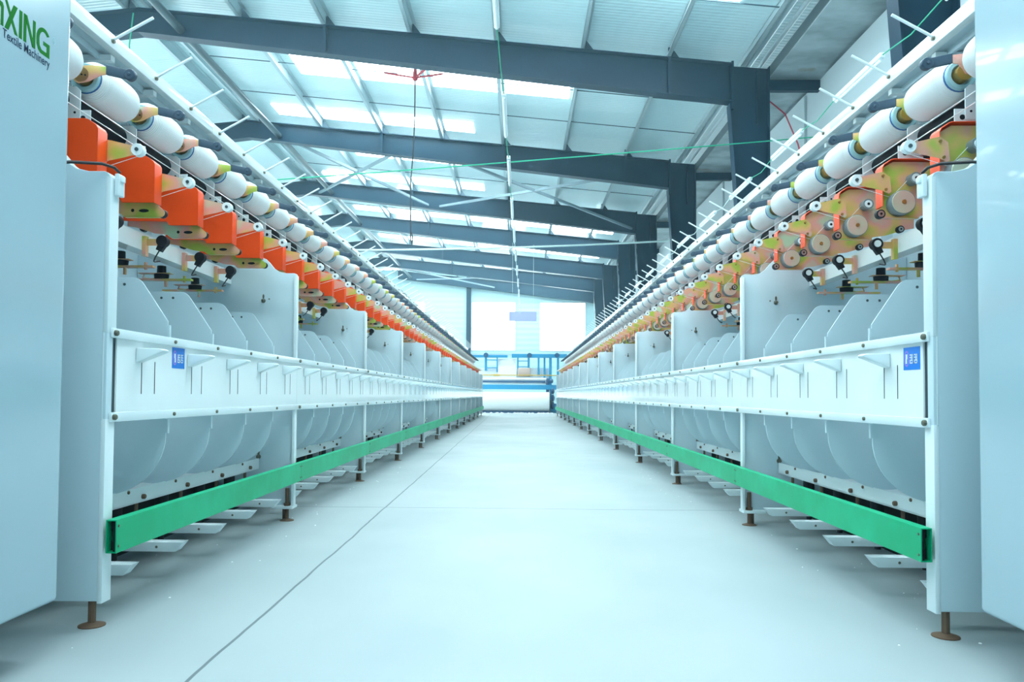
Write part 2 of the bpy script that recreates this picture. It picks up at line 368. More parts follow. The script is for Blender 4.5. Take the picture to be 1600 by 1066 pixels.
# end wall with two tall windows (and two more hidden on the left)
WIN = [(-13.6, -11.0), (-8.2, -5.6), (-2.84, -0.26), (1.14, 3.80)]
b_ = MB(); xs = [-18.7] + [v for w_ in WIN for v in w_] + [5.6]
for i in range(0, len(xs), 2): b_.box(xs[i], xs[i + 1], 44.5, 44.65, FZ, 7.9)
for (a, c) in WIN: b_.box(a, c, 44.5, 44.65, FZ, 3.20).box(a, c, 44.5, 44.65, 6.03, 7.9)
tag(b_.build('wall_far', 'wall', smooth=0), 'pale cyan clad end wall with tall bright windows', 'wall', kind='structure')
for i, (a, c) in enumerate(WIN[2:]):
    w_ = thing('window_%d' % (i + 1), 'tall overexposed end wall window, the one %s the hanging board' % ('to the left of' if i == 0 else 'to the right of'), 'window', ((a + c) / 2, 44.5, 3.2), kind='structure')
    org = ((a + c) / 2, 44.5, 3.2); mid = (a + c) / 2
    fr = MB().box(a, a + 0.04, 44.46, 44.5, 3.2, 6.03).box(c - 0.04, c, 44.46, 44.5, 3.2, 6.03).box(a, c, 44.46, 44.5, 3.2, 3.24).box(a, c, 44.46, 44.5, 5.99, 6.03).box(mid - 0.02, mid + 0.02, 44.46, 44.5, 3.2, 6.03)
    fr.box(mid - 0.62, mid - 0.60, 44.46, 44.5, 3.2, 4.5).box(mid + 0.60, mid + 0.62, 44.46, 44.5, 3.2, 4.5).box(a, c, 44.46, 44.5, 4.49, 4.52)
    fr.build('frame', 'white', w_, origin=org, smooth=0)
    MB().box(a + 0.02, c - 0.02, 44.52, 44.526, 3.22, 6.01).build('pane', 'glass', w_, origin=org, smooth=0)
b_ = MB().box(-3.12, -2.86, 44.36, 44.376, FZ, ztop(-3) + 0.2).box(-3.12, -2.86, 44.485, 44.50, FZ, ztop(-3) + 0.2).box(-2.995, -2.985, 44.36, 44.5, FZ, ztop(-3) + 0.2)
tag(b_.build('column', 'frame', origin=(-3, 44.4, FZ), smooth=0), 'steel end wall column beside the tall window', 'column', kind='structure')
b_ = ibeam(XR, 4.6, 44.25)
tag(b_.build('roof_beam', 'frame', origin=(XR, 44.25, 7.7), smooth=0), 'steel roof beam against the end wall', 'roof beam', 'steel roof beams', 'structure')

# ================================================================= twisting machines
def side_panel_poly():
    return [(1.15, 0.075), (1.15, 0.585), (1.1585, 0.588), (1.1585, 0.824), (1.15, 0.827), (1.15, 1.270), (1.158, 1.283), (1.17, 1.288), (1.215, 1.288), (1.25, 1.296), (1.275, 1.313), (1.30, 1.343), (1.32, 1.362), (1.35, 1.375), (1.40, 1.38), (1.999, 1.38), (1.999, 0.075)]
ORG = (1.15, 0.0, FZ)

def separator_poly():
    p = [(1.166, 0.52), (1.166, 0.898)]
    p += [(1.250, 1.023), (1.258, 1.033), (1.268, 1.041), (1.282, 1.046), (1.50, 1.046), (1.53, 1.04), (1.60, 0.94), (1.60, 0.52)]
    p += arc(1.383, 0.52, 0.217, 0.205, 0, -180, 24)[1:-1]
    return p

def bolt(bm_, x, y, z, r=0.0065, l_=0.006, mi=0):
    bm_.lathe((x, y, z), 'X', [(-l_, r * 0.8), (-l_ * 0.8, r), (0, r)], 8, mi)

def lever(s):
    y0, y1 = (0.120, 0.162) if s < 0 else (0.202, 0.244)
    return MB(s).prism([(1.1515, 0.795), (1.078, 0.793), (1.068, 0.789), (1.070, 0.783), (1.1515, 0.750)], y0, y1)

def build_section(s, first=False, last=False):
    sd = SIDE[s]
    root = thing('twisting_section', 'tmp', 'twisting machine section', (s * 1.15, Y0, FZ))
    B = lambda: MB(s)
    def part(b_, name, m_, **kw): return b_.build(name, m_, kw.pop('parent', root), origin=ORG, **kw)
    # side panel with folded front edge and foot flange
    b_ = B().prism(side_panel_poly(), -0.012, 0.0)
    if first: b_.prism([(1.15, 0.075), (1.15, 1.27), (1.158, 1.283), (1.17, 1.288), (1.215, 1.288), (1.25, 1.296), (1.275, 1.313), (1.30, 1.343), (1.32, 1.362), (1.35, 1.375), (1.4, 1.38), (1.4, 0.075)], -0.045, -0.012)
    sp = part(b_, 'side_panel', 'sheet', bevel=0.004 if first else 0.0015)
    ye = -0.046 if first else -0.034
    part(B().box(1.1495, 1.163, ye, 0.002, 0.07, 0.584).box(1.1495, 1.163, ye, 0.002, 0.828, 1.272).box(1.1585, 1.163, ye, 0.002, 0.58, 0.83), 'edge_strip', 'white', parent=sp, bevel=0.001)
    if not first: part(B().box(1.15, 1.262, -0.052, 0.034, 0.066, 0.080), 'foot_flange', 'white', parent=sp, bevel=0.002)
    lb = B(); lb.lathe((1.33, -0.012, 1.143), 'Y', [(-0.02, 0.006), (-0.012, 0.007), (0, 0.012)], 10); lb.prism(arc(1.33, 1.165, 0.005, 0.012, 0, 360, 12)[:-1], -0.0135, -0.011); lb.cyl((1.30, -0.012, 1.152), 'Y', 0.004, -0.001, 0.0, 8)
    part(lb, 'latch_bolt', 'bolt', parent=sp)
    lb = B(); lb.lathe((1.343, -0.012, 0.330), 'Y', [(-0.02, 0.007), (-0.012, 0.008), (0, 0.013)], 10); lb.prism(arc(1.343, 0.350, 0.006, 0.014, 0, 360, 12)[:-1], -0.0135, -0.011)
    part(lb, 'latch_bolt', 'bolt', parent=sp)
    # levelling foot
    lf = part(B().lathe((1.185, -0.028, FZ), 'Z', [(0, 0.036), (0.003, 0.036), (0.006, 0.026), (0.010, 0.014)], 18), 'levelling_foot', 'rust')
    part(B().cyl((1.185, -0.028, 0), 'Z', 0.0105, FZ + 0.008, 0.075 if first else 0.17, 10) if first else B().cyl((1.185, -0.028, 0), 'Z', 0.0105, FZ + 0.008, 0.17, 10).cyl((1.185, -0.028, 0), 'Z', 0.017, 0.080, 0.094, 6), 'threaded_rod', 'rust', parent=lf)
    if not first: part(B().cyl((1.213, 0.018, 0), 'Z', 0.010, FZ, 0.07, 10), 'threaded_rod', 'rust', parent=lf)
    # front panel with lever slots
    y0 = 0.012 if first else 0.001; y1 = S - 0.0005
    b_ = B().box(1.152, 1.157, y0, y1, 0.590, 0.822)
    for j in range(5):
        for ys in (0.159, 0.244): b_.box(1.1512, 1.1525, ys + j * P - 0.0016, ys + j * P + 0.0016, 0.655, 0.757, 1)
    part(b_, 'front_panel', ['panel', 'dark'], smooth=0)
    if first: part(B().box(1.158, 1.17, -0.01, 0.03, 0.59, 0.82), 'panel_end', 'gutter', smooth=0)
    ya = -0.03 if first else 0.0
    for nm, z in (('upper_rail', 0.829), ('lower_rail', 0.589)):
        r_ = part(B().box(1.1415, 1.1493, ya, S - 0.0005, z - 0.0135, z + 0.0135), nm, 'white', bevel=0.001)
        for j in range(5):
            bb = B(); bolt(bb, 1.1415, j * P + (-0.018 if first and j == 0 else (0.012 if j == 0 else 0)), z, 0.0085 if j == 0 else 0.0062, 0.009 if j == 0 else 0.006)
            part(bb, 'bolt', 'bolt', parent=r_)
    for j in range(1, 5):
        y = j * P
        b_ = B().prism(separator_poly(), y - 0.0025, y + 0.0025)
        b_.box(1.158, 1.1665, y - 0.006, y + 0.006, 0.842, 0.885).box(1.158, 1.1665, y - 0.006, y + 0.006, 0.525, 0.572)
        for xh in (1.315, 1.36): b_.cyl((xh, y - 0.0026, 1.022), 'Y', 0.005, -0.001, 0.0, 8, 1)
        part(b_, 'separator', ['sheet', 'gutter'], smooth=30)
    for j in range(5):
        lv = lever(s); lv.v = [(x, y + j * P, z) for x, y, z in lv.v]
        part(lv, 'lever', 'white', bevel=0.003)
        yc = (0.204 if s < 0 else 0.075) + j * P
        b_ = B().prism([(1.18, 0.128), (1.70, 0.128), (1.70, 0.094), (1.208, 0.094)], yc - 0.024, yc + 0.024)
        b_.cyl((1.275, yc - 0.024, 0.111), 'Y', 0.006, -0.002, 0.0, 8, 1)
        part(b_, 'pedal', ['white', 'bolt'], bevel=0.002)
        yc = (j + 0.5) * P
        b_ = B().lathe((1.43, yc, 0), 'Z', [(0.06, 0.012), (0.10, 0.012), (0.10, 0.03), (0.18, 0.034), (0.2, 0.026), (0.272, 0.026)], 12)
        part(b_, 'spindle_base', 'rubber')
        b_ = B().cyl((1.352, yc, 0), 'Z', 0.007, 0.14, 0.275, 8)
        part(b_, 'pedal_rod', 'rust')
    sb = part(B().box(1.33, 1.336, 0.002, S - 0.04, 0.270, 0.323).box(1.33, 1.60, 0.002, S - 0.04, 0.2725, 0.2745), 'spindle_rail', 'white', smooth=0)
    for j in range(5):
        bb = B(); bolt(bb, 1.33, (j + 0.5) * P, 0.289, 0.009, 0.012); part(bb, 'bolt', 'rust', parent=sb)
        bb = B(); bolt(bb, 1.33, (j + 0.22) * P, 0.315, 0.006, 0.005); part(bb, 'bolt', 'rust', parent=sb)
    part(B().box(1.55, 1.57, 0.0, S - 0.014, 0.02, 0.246), 'shade_plate', 'dark', smooth=0)  # black plate standing in for the dark space behind, also cuts bounce light
    # green kick rail, hollow box
    g0 = -0.056; g1 = S - 0.058; x0, x1, za, zb, t_ = 1.106, 1.136, 0.212, 0.304, 0.003
    b_ = B().box(x0, x0 + t_, g0, g1, za, zb).box(x1 - t_, x1, g0, g1, za, zb).box(x0 + t_, x1 - t_, g0, g1, zb - t_, zb).box(x0 + t_, x1 - t_, g0, g1, za, za + t_)
    gr = part(b_, 'kick_rail', 'green', smooth=0)
    for yy in (g0 + 0.012, g1 - 0.012):
        for zz in (za + 0.018, zb - 0.018):
            bb = B(); bolt(bb, x0, yy, zz, 0.004, 0.002); part(bb, 'screw', 'bolt', parent=gr)
    if first:
        part(B().box(1.111, 1.117, g0 + 0.004, g0 + 0.03, za + 0.004, zb - 0.004).box(1.111, 1.131, g0 + 0.02, g0 + 0.024, za + 0.006, za + 0.03).box(1.111, 1.131, g0 + 0.02, g0 + 0.024, zb - 0.03, zb - 0.006), 'joint_bracket', 'dark', parent=gr, smooth=0)
    # top rail, tray and thread rods
    yt = -0.28 if first else 0.0
    part(B().box(1.616, 1.652, yt, S - 0.0005, 2.030, 2.087), 'top_rail', 'panel', bevel=0.002)
    part(B().box(1.653, 2.03, yt, S - 0.0005, 2.040, 2.052).box(1.70, 1.712, yt, S - 0.0005, 2.012, 2.040), 'thread_tray', 'sheet', smooth=0)
    for j in range(5):
        y = 0.077 + j * P
        b_ = B().tube([(1.620, y, 2.057), (1.453, y, 2.150)], 0.0058, 8)
        b_.lathe((1.616, y, 2.0565), 'X', [(-0.01, 0.009), (0, 0.009)], 6, 1)
        part(b_, 'thread_rod', ['white', 'bolt'])
        part(B().box(1.653, 1.999, y + 0.06, y + 0.09, 2.006, 2.030), 'cross_bar', 'panel', smooth=0)
    part(B().box(2.0, 2.012, yt, S - 0.0005, 0.08, 2.05), 'rear_panel', 'sheet', smooth=0)
    part(B().box(2.013, 2.85, yt, S - 0.0005, 0.06, 2.03), 'rear_half', 'sheet', smooth=0)  # unseen plain box, added to stop light leaking under the machine
    part(B().box(1.86, 1.92, -0.03, -0.001, 1.38, 2.03), 'upright', 'white', smooth=0)
    br = B().box(1.70, 1.98, -0.05, -0.044, 1.90, 2.0)
    for xx in (1.74, 1.80): br.cyl((xx, -0.0505, 1.95), 'Y', 0.008, -0.001, 0, 8, 1)
    part(br, 'corner_bracket', ['sheet', 'dark'], smooth=0)
    # drive parts under the yarn packages
    part(B().cyl((1.485, 0, 1.600), 'Y', 0.042, yt, S - 0.0005, 20), 'friction_roller', 'roller')
    part(B().box(1.54, 1.62, yt, S - 0.0005, 1.50, 1.64), 'drive_and_shade_beam', 'dark', smooth=0)  # near-black beam that also paints in the shade below the packages
    for (x, z) in ((1.335, 1.553), (1.362, 1.538)):
        part(B().tube([(x, yt, z), (x, S - 0.0005, z)], 0.0017, 6), 'traverse_rod', 'panel')
    for j in range(5):
        y = 0.247 + j * P
        pl = B().prism([(1.380, 1.490), (1.47, 1.490), (1.47, 1.572), (1.380, 1.572)], y, y + 0.004)
        for xx, zz in ((1.404, 1.506), (1.404, 1.545), (1.44, 1.506)): pl.cyl((xx, y - 0.0002, zz), 'Y', 0.0085, -0.001, 0, 12, 1)
        part(pl, 'hanger_plate', ['white', 'dark'], smooth=0)
        if True:
            y = 0.236 + j * P
            pl = B().prism([(1.408, 1.535), (1.49, 1.535), (1.49, 1.645), (1.422, 1.645), (1.408, 1.632)], y, y + 0.004)
            pl.cyl((1.425, y - 0.0002, 1.56), 'Y', 0.004, -0.001, 0, 8, 1)
            part(pl, 'cradle_bracket', ['white', 'dark'], smooth=0)
    part(B().box(1.50, 1.56, 0.002, S - 0.014, 1.228, 1.292).box(1.50, 1.58, 0.002, S - 0.014, 1.292, 1.297), 'sensor_beam', 'panel', smooth=0)
    part(B().box(1.75, 1.85, 0.15, 0.155, 0.95, 1.38).box(1.75, 1.85, 1.0, 1.005, 0.95, 1.38), 'inner_bracket', 'sheet', smooth=0)
    if last:
        part(B().prism(side_panel_poly(), S - 0.0, S + 0.012).box(1.147, 1.163, S - 0.02, S + 0.02, 0.07, 1.272), 'end_panel', 'sheet', smooth=0)
        part(B().lathe((1.185, S, FZ), 'Z', [(0, 0.046), (0.004, 0.046), (0.009, 0.03), (0.012, 0.0115), (0.09, 0.0115)], 14), 'levelling_foot', 'rust')
    return root

for s in (1, -1):
    proto = {}
    proto['first'] = build_section(s, first=True)
    proto['mid'] = build_section(s)
    proto['last'] = build_section(s, last=True)
    for k in range(NSEC):
        if k == 0: o = proto['first']
        elif k == 1: o = proto['mid']
        elif k == NSEC - 1: o = proto['last']
        else: o = copy_tree(proto['mid'])
        o.location = (s * 1.15, Y0 + k * S, FZ)
        w_ = 'nearest section with blue sticker' if k == 0 else ('last section at the far end' if k == NSEC - 1 else nth(k + 1) + ' section from the camera')
        tag(o, 'white twisting machine section with green kick rail, %s machine, %s' % (SIDE[s], w_), 'twisting machine section', '%s twisting machine sections' % SIDE[s])
    # stickers on the nearest front panel: a thing stuck on each machine
    ya, yb, za, zb = (2.545, 2.640, 0.742, 0.812) if s < 0 else (2.208, 2.302, 0.740, 0.806)
    st = thing('warning_sticker', 'blue sticker with white characters on the nearest front panel of the %s machine' % SIDE[s], 'sticker', (s * 1.152, (ya + yb) / 2, za))
    so = (1.152, (ya + yb) / 2, za)
    MB(s).box(1.1510, 1.1518, ya, yb, za, zb).build('sticker_sheet', 'blue', st, origin=so, smooth=0)
    L_ = yb - ya; H_ = zb - za; ink = MB(s)
    def U(u): return ya + u * L_ if s < 0 else ya + (1 - u) * L_ if False else ya + u * L_
    # emblem in a violet ring at one end, two turned characters beside it
    uo = 0.20 if s < 0 else 0.80
    sg = 1 if s < 0 else -1
    ring = MB(s); c0 = (ya + uo * L_, za + 0.5 * H_)
    ring.lathe((0, 0, 0), 'X', [(0, 1), (0, 0.8)], 4)
    ring = MB(s)
    op = arc(c0[0], c0[1], 0.15 * L_, 0.36 * H_, 0, 360, 28)[:-1]; ip = arc(c0[0], c0[1], 0.11 * L_, 0.28 * H_, 0, 360, 28)[:-1]
    vs = [(1.1508, y, z) for y, z in op] + [(1.1508, y, z) for y, z in ip]; nn = len(op)
    ring.add(vs, [(i, (i + 1) % nn, nn + (i + 1) % nn, nn + i) for i in range(nn)])
    ring.build('emblem_ring', 'violet', st, origin=so, smooth=0)
    def stroke(u0, u1, v0, v1): ink.box(1.1503, 1.1509, ya + min(u0, u1) * L_, ya + max(u0, u1) * L_, za + v0 * H_, za + v1 * H_)
    stroke(uo - 0.05, uo + 0.05, 0.48, 0.70); stroke(uo - 0.02, uo + 0.06, 0.28, 0.50)
    for c_ in (0.30, 0.56):
        b0 = uo + sg * c_ - 0.10; b1 = uo + sg * c_ + 0.10
        for v in (0.27, 0.39, 0.51, 0.63): stroke(b0, b1, v, v + 0.055)
        stroke(b0, b0 + 0.04, 0.27, 0.68); stroke(b1 - 0.04, b1, 0.27, 0.45); stroke((b0 + b1) / 2 - 0.02, (b0 + b1) / 2 + 0.02, 0.45, 0.68)
    ink.build('white_characters', 'ink', st, origin=so, smooth=0)

# ---------------------------------------------------------------- yarn packages
XB, ZB, YB1 = 1.43, 1.70, 2.128
NEAR = 26
def yarn_mb(s, n=28): return MB(s).lathe((XB, 0, ZB), 'Y', [(0.000, 0.047), (0.005, 0.053), (0.026, 0.0675), (0.042, 0.0705), (0.20, 0.0705), (0.222, 0.0675), (0.238, 0.060), (0.247, 0.048)], n)
def flange_mb(s, far, n=24):
    b_ = MB(s); y = 0.247 if far else 0.0; d = 1 if far else -1
    k_ = 0.80 if far else 1.0
    b_.lathe((XB, y, ZB), 'Y', [(-d * 0.003, 0.0505 * k_), (d * 0.001, 0.0505 * k_), (d * 0.003, 0.0485 * k_)], n, 1)
    b_.lathe((XB, y, ZB), 'Y', [(d * 0.003, 0.0485 * k_), (d * 0.014, 0.047 * k_), (d * 0.016, 0.045 * k_), (d * 0.016, 0.034 * k_), (d * 0.004, 0.0285 * k_)], n, 0)
    return b_
BO = (XB, 0, ZB - 0.07)
for s in (1, -1):
    full = thing('yarn_bobbin', 'x', 'yarn bobbin', (s * XB, 0, 0))
    yarn_mb(s).build('yarn', 'yarn', full, origin=BO)
    flange_mb(s, False).build('flange', ['flange', 'ring'], full, origin=BO)
    flange_mb(s, True).build('flange', ['flange', 'ring'], full, origin=BO)
    lite = yarn_mb(s, 14); lite.merge(flange_mb(s, False, 14), 1)
    lite = lite.build('yarn_bobbin', ['yarn', 'flange', 'ring'], origin=BO)
    for i in range(NSP):
        o = (full if i == 0 else copy_tree(full)) if i < NEAR else (lite if i == NEAR else lite.copy())
        if i > NEAR: COL.objects.link(o)
        o.location = (s * XB, YB1 + i * P, ZB - 0.07)
        tag(o, 'white yarn bobbin lying on its side, %s from the camera along the %s machine' % (nth(i + 1), SIDE[s]), 'yarn bobbin', 'yarn bobbins of the %s machine' % SIDE[s])

# ---------------------------------------------------------------- bobbin cradle arms
def arm_off(s): return (0.018, 0.010) if s > 0 else (0.0, 0.0)
def arm_mb(s):
    y = -0.034 if s < 0 else 0.281; dx, dz = arm_off(s)
    poly = arc(1.43, 1.700, 0.030, 0.030, -75, 95, 12) + [(1.400 + dx * 0.6, 1.731 + dz), (1.37 + dx, 1.729 + dz), (1.340 + dx, 1.7245 + dz), (1.340 + dx, 1.7005 + dz), (1.365 + dx, 1.697 + dz), (1.385 + dx * 0.6, 1.687 + dz * 0.5), (1.405, 1.677)]
    return MB(s).prism(poly, y, y + 0.004), y
def grip_mb(s, y, n=18):
    dx, dz = arm_off(s); h = (1.270 + dx, 1.6975 + dz)
    b_ = MB(s).prism([(1.346 + dx, 1.730 + dz), (h[0], h[1] + 0.0155), (h[0], h[1] - 0.0155), (1.346 + dx, 1.699 + dz)], y - 0.004, y + 0.008)
    b_.lathe((h[0] - 0.003, y + 0.002, h[1]), 'Y', [(-0.010, 0.013), (-0.010, 0.0175), (-0.007, 0.019), (0.009, 0.019)], n)
    b_.lathe((h[0] - 0.003, y - 0.009, h[1]), 'Y', [(-0.003, 0.005), (0, 0.006)], 10)
    return b_
def hub_mb(s, far, n=16):
    return MB(s).lathe((XB, 0, ZB), 'Y', [(0.2515, 0.020), (0.262, 0.026), (0.281, 0.024)] if far else [(-0.034, 0.025), (-0.017, 0.0275), (-0.0045, 0.0275)], n)
HO = (1.43, 0, 1.70)
for s in (1, -1):
    full = thing('bobbin_cradle', 'x', 'bobbin cradle', (0, 0, 0))
    a_, y = arm_mb(s); ar = a_.build('arm', 'zinc', full, origin=HO, bevel=0.001)
    dots = MB(s)
    for xx, zz in ((1.438, 1.703), (1.428, 1.700), (1.416, 1.698)): dots.cyl((xx, y - 0.0002, zz), 'Y', 0.003, -0.001, 0.0, 8)
    dots.build('pin_holes', 'dark', ar, origin=HO)
    grip_mb(s, y).build('handle', 'grip', full, origin=HO, bevel=0.0015)
    hub_mb(s, False).build('hub', 'brass', full, origin=HO); hub_mb(s, True).build('hub', 'brass', full, origin=HO)
    lt = arm_mb(s)[0].merge(grip_mb(s, y, 10), 1).merge(hub_mb(s, s > 0, 8), 2).build('bobbin_cradle', ['zinc', 'grip', 'brass'], origin=HO)
    for i in range(NSP):
        o = (full if i == 0 else copy_tree(full)) if i < NEAR else (lt if i == NEAR else lt.copy())
        if i > NEAR: COL.objects.link(o)
        o.location = (s * 1.43, YB1 + i * P, 1.70)
        tag(o, 'zinc cradle arm with slate handle holding bobbin, %s from the camera on the %s machine' % (nth(i + 1), SIDE[s]), 'cradle arm', 'cradle arms of the %s machine' % SIDE[s])

# ---------------------------------------------------------------- orange yarn feed units
FO = (1.26, 0, 1.28); YF = 0.0
CF = 0.055
def fy(s, a, b_):                       # the left machine stands turned round: depth order flips
    return (a, b_) if s < 0 else (CF - b_, CF - a)
def cover_mb(s):
    out = [(1.262, 1.320), (1.262, 1.455), (1.268, 1.466), (1.292, 1.483), (1.303, 1.486), (1.56, 1.486), (1.56, 1.338), (1.385, 1.335), (1.375, 1.320)]
    b_ = MB(s).prism(out, *fy(s, 0.0, 0.004))
    # lips: aisle edge, chamfer and top
    edge = [(1.262, 1.320), (1.262, 1.455), (1.268, 1.466), (1.292, 1.483), (1.303, 1.486), (1.56, 1.486)]
    inner = [(1.56, 1.4835), (1.3035, 1.4835), (1.2935, 1.4805), (1.270, 1.464), (1.2645, 1.4545), (1.2645, 1.320)]
    return b_.prism(edge + inner, *fy(s, 0.0, 0.055))
def plate_mb(s):
    p = arc(1.255, 1.292, 0.014, 0.014, 120, 270, 8) + [(1.385, 1.278), (1.40, 1.290), (1.45, 1.296), (1.52, 1.318), (1.56, 1.325), (1.56, 1.478), (1.305, 1.478), (1.272, 1.458), (1.266, 1.44), (1.266, 1.32)]
    b_ = MB(s).prism(p, *fy(s, 0.036, 0.039))
    b_.prism([(1.25, 1.2775), (1.385, 1.2775), (1.385, 1.281), (1.25, 1.281)], *fy(s, 0.036, 0.056))
    return b_
def drum_mb(s, n=24):
    a0, a1 = fy(s, 0.0395, 0.079)
    return MB(s).cyl((1.322, 0, 1.328), 'Y', 0.042, a0, a1, n), (a0, a1)
def parm_mb(s):
    a0, a1 = fy(s, 0.056, 0.059)
    poly = arc(1.167, 1.406, 0.010, 0.010, 100, 260, 6) + [(1.21, 1.384), (1.258, 1.374), (1.282, 1.362), (1.290, 1.368), (1.286, 1.42), (1.262, 1.438), (1.25, 1.436)]
    return MB(s).prism(poly, a0, a1), (a0, a1)
def pulley_mb(s, n=20):
    a0, a1 = fy(s, 0.048, 0.072)
    b_ = MB(s).lathe((1.167, 0, 1.406), 'Y', [(a0, 0.0185), (a0 + 0.004, 0.0195), (a0 + 0.012, 0.013), (a1 - 0.004, 0.0195), (a1, 0.0185)], n)
    b_.cyl((1.167, 0, 1.406), 'Y', 0.006, a0 - 0.003, a1 + 0.003, 10, 1)
    return b_
def rollers_mb(s, n=14):
    out = []
    for (x, z, r, ya, yb) in ((1.255, 1.292, 0.0155, 0.0395, 0.058), (1.368, 1.413, 0.0205, 0.0395, 0.074), (1.50, 1.318, 0.014, 0.0395, 0.058)):
        a0, a1 = fy(s, ya, yb); b_ = MB(s).cyl((x, 0, z), 'Y', r, a0, a1, n)
        face = a0 if s > 0 else a1; d = -0.002 if s > 0 else 0.002
        b_.lathe((x, face, z), 'Y', sorted([(0, r * 0.72), (d, r * 0.68)]), n, 1)
        b_.lathe((x, face + d, z), 'Y', sorted([(0, r * 0.28), (d * 0.6, r * 0.25)]), 8, 2)
        out.append(b_)
    return out
for s in (1, -1):
    full = thing('yarn_feed_unit', 'x', 'yarn feed unit', (0, 0, 0))
    cover_mb(s).build('cover', 'orange', full, origin=FO, bevel=0.0012, seg=1)
    pl = plate_mb(s).build('backing_plate', 'zinc', full, origin=FO, smooth=30)
    a0, a1 = fy(s, 0.0335, 0.0365)
    sl = MB(s).prism(arc(1.315, 1.300, 0.018, 0.006, 0, 360, 16)[:-1], a0 + (0.002 if s < 0 else 0), a1 - (0 if s < 0 else 0.002)).cyl((1.355, 0, 1.301), 'Y', 0.006, a0 + (0.002 if s < 0 else 0), a1 - (0 if s < 0 else 0.002), 10)
    sl.build('slot_marks', 'dark', pl, origin=FO)
    d_, (a0, a1) = drum_mb(s); dr = d_.build('drum', 'drum', full, origin=FO)
    fc = a0 if s > 0 else a1; dd = -1 if s > 0 else 1
    MB(s).lathe((1.322, fc, 1.328), 'Y', sorted([(0, 0.040), (dd * 0.003, 0.0385)]), 28).build('drum_cap', 'drumcap', dr, origin=FO)
    MB(s).lathe((1.322, fc + dd * 0.003, 1.328), 'Y', sorted([(0, 0.008), (dd * 0.004, 0.007)]), 8).build('drum_screw', 'brass', dr, origin=FO)
    p_, (b0, b1) = parm_mb(s); pa = p_.build('pulley_arm', 'zinc', full, origin=FO, smooth=30)
    fc2 = b0 if s > 0 else b1
    for xx, zz in ((1.262, 1.424), (1.272, 1.376)): MB(s).lathe((xx, fc2, zz), 'Y', sorted([(0, 0.0055), (dd * 0.004, 0.0045)]), 8).build('screw', 'brass', pa, origin=FO)
    pulley_mb(s).build('pulley', ['panel', 'gutter'], full, origin=FO)
    for q_, r_ in enumerate(rollers_mb(s)): r_.build('roller', ['drum', 'panel', 'rubber'] if q_ == 1 else ['rubber', 'steel', 'dark'], full, origin=FO)
    th = MB(s); yt = a1 if s < 0 else a0 + 0.02
    th.tube([(1.167, (b0 + b1) / 2, 1.387), (1.29, yt - 0.01 * dd, 1.352)], 0.0009, 4)
    th.tube([(1.288, yt - 0.01 * dd, 1.345), (1.37, yt - 0.01 * dd, 1.432)], 0.0009, 4)
    th.build('thread', 'yarn', full, origin=FO, smooth=0)
    lt = cover_mb(s).merge(plate_mb(s), 1).merge(drum_mb(s, 12)[0], 2).merge(parm_mb(s)[0], 1)
    q = MB(s).cyl((1.167, 0, 1.406), 'Y', 0.0195, *fy(s, 0.048, 0.072), n=10); lt.merge(q, 3)
    q = MB(s).cyl((1.255, 0, 1.292), 'Y', 0.0155, *fy(s, 0.0395, 0.058), n=8); lt.merge(q, 4)
    lt = lt.build('yarn_feed_unit', ['orange', 'zinc', 'drum', 'panel', 'rubber'], origin=FO)
    for i in range(NSP):
        o = (full if i == 0 else copy_tree(full)) if i < NEAR else (lt if i == NEAR else lt.copy())
        if i > NEAR: COL.objects.link(o)
        o.location = (s * FO[0], Y0 + (0.082 if s < 0 else 0.118) + i * P, FO[2])
        look = 'orange covered yarn feed unit' if s < 0 else 'zinc plated yarn feed unit'
        tag(o, '%s, %s from the camera on the %s machine' % (look, nth(i + 1), SIDE[s]), 'yarn feed unit', 'yarn feed units of the %s machine' % SIDE[s])

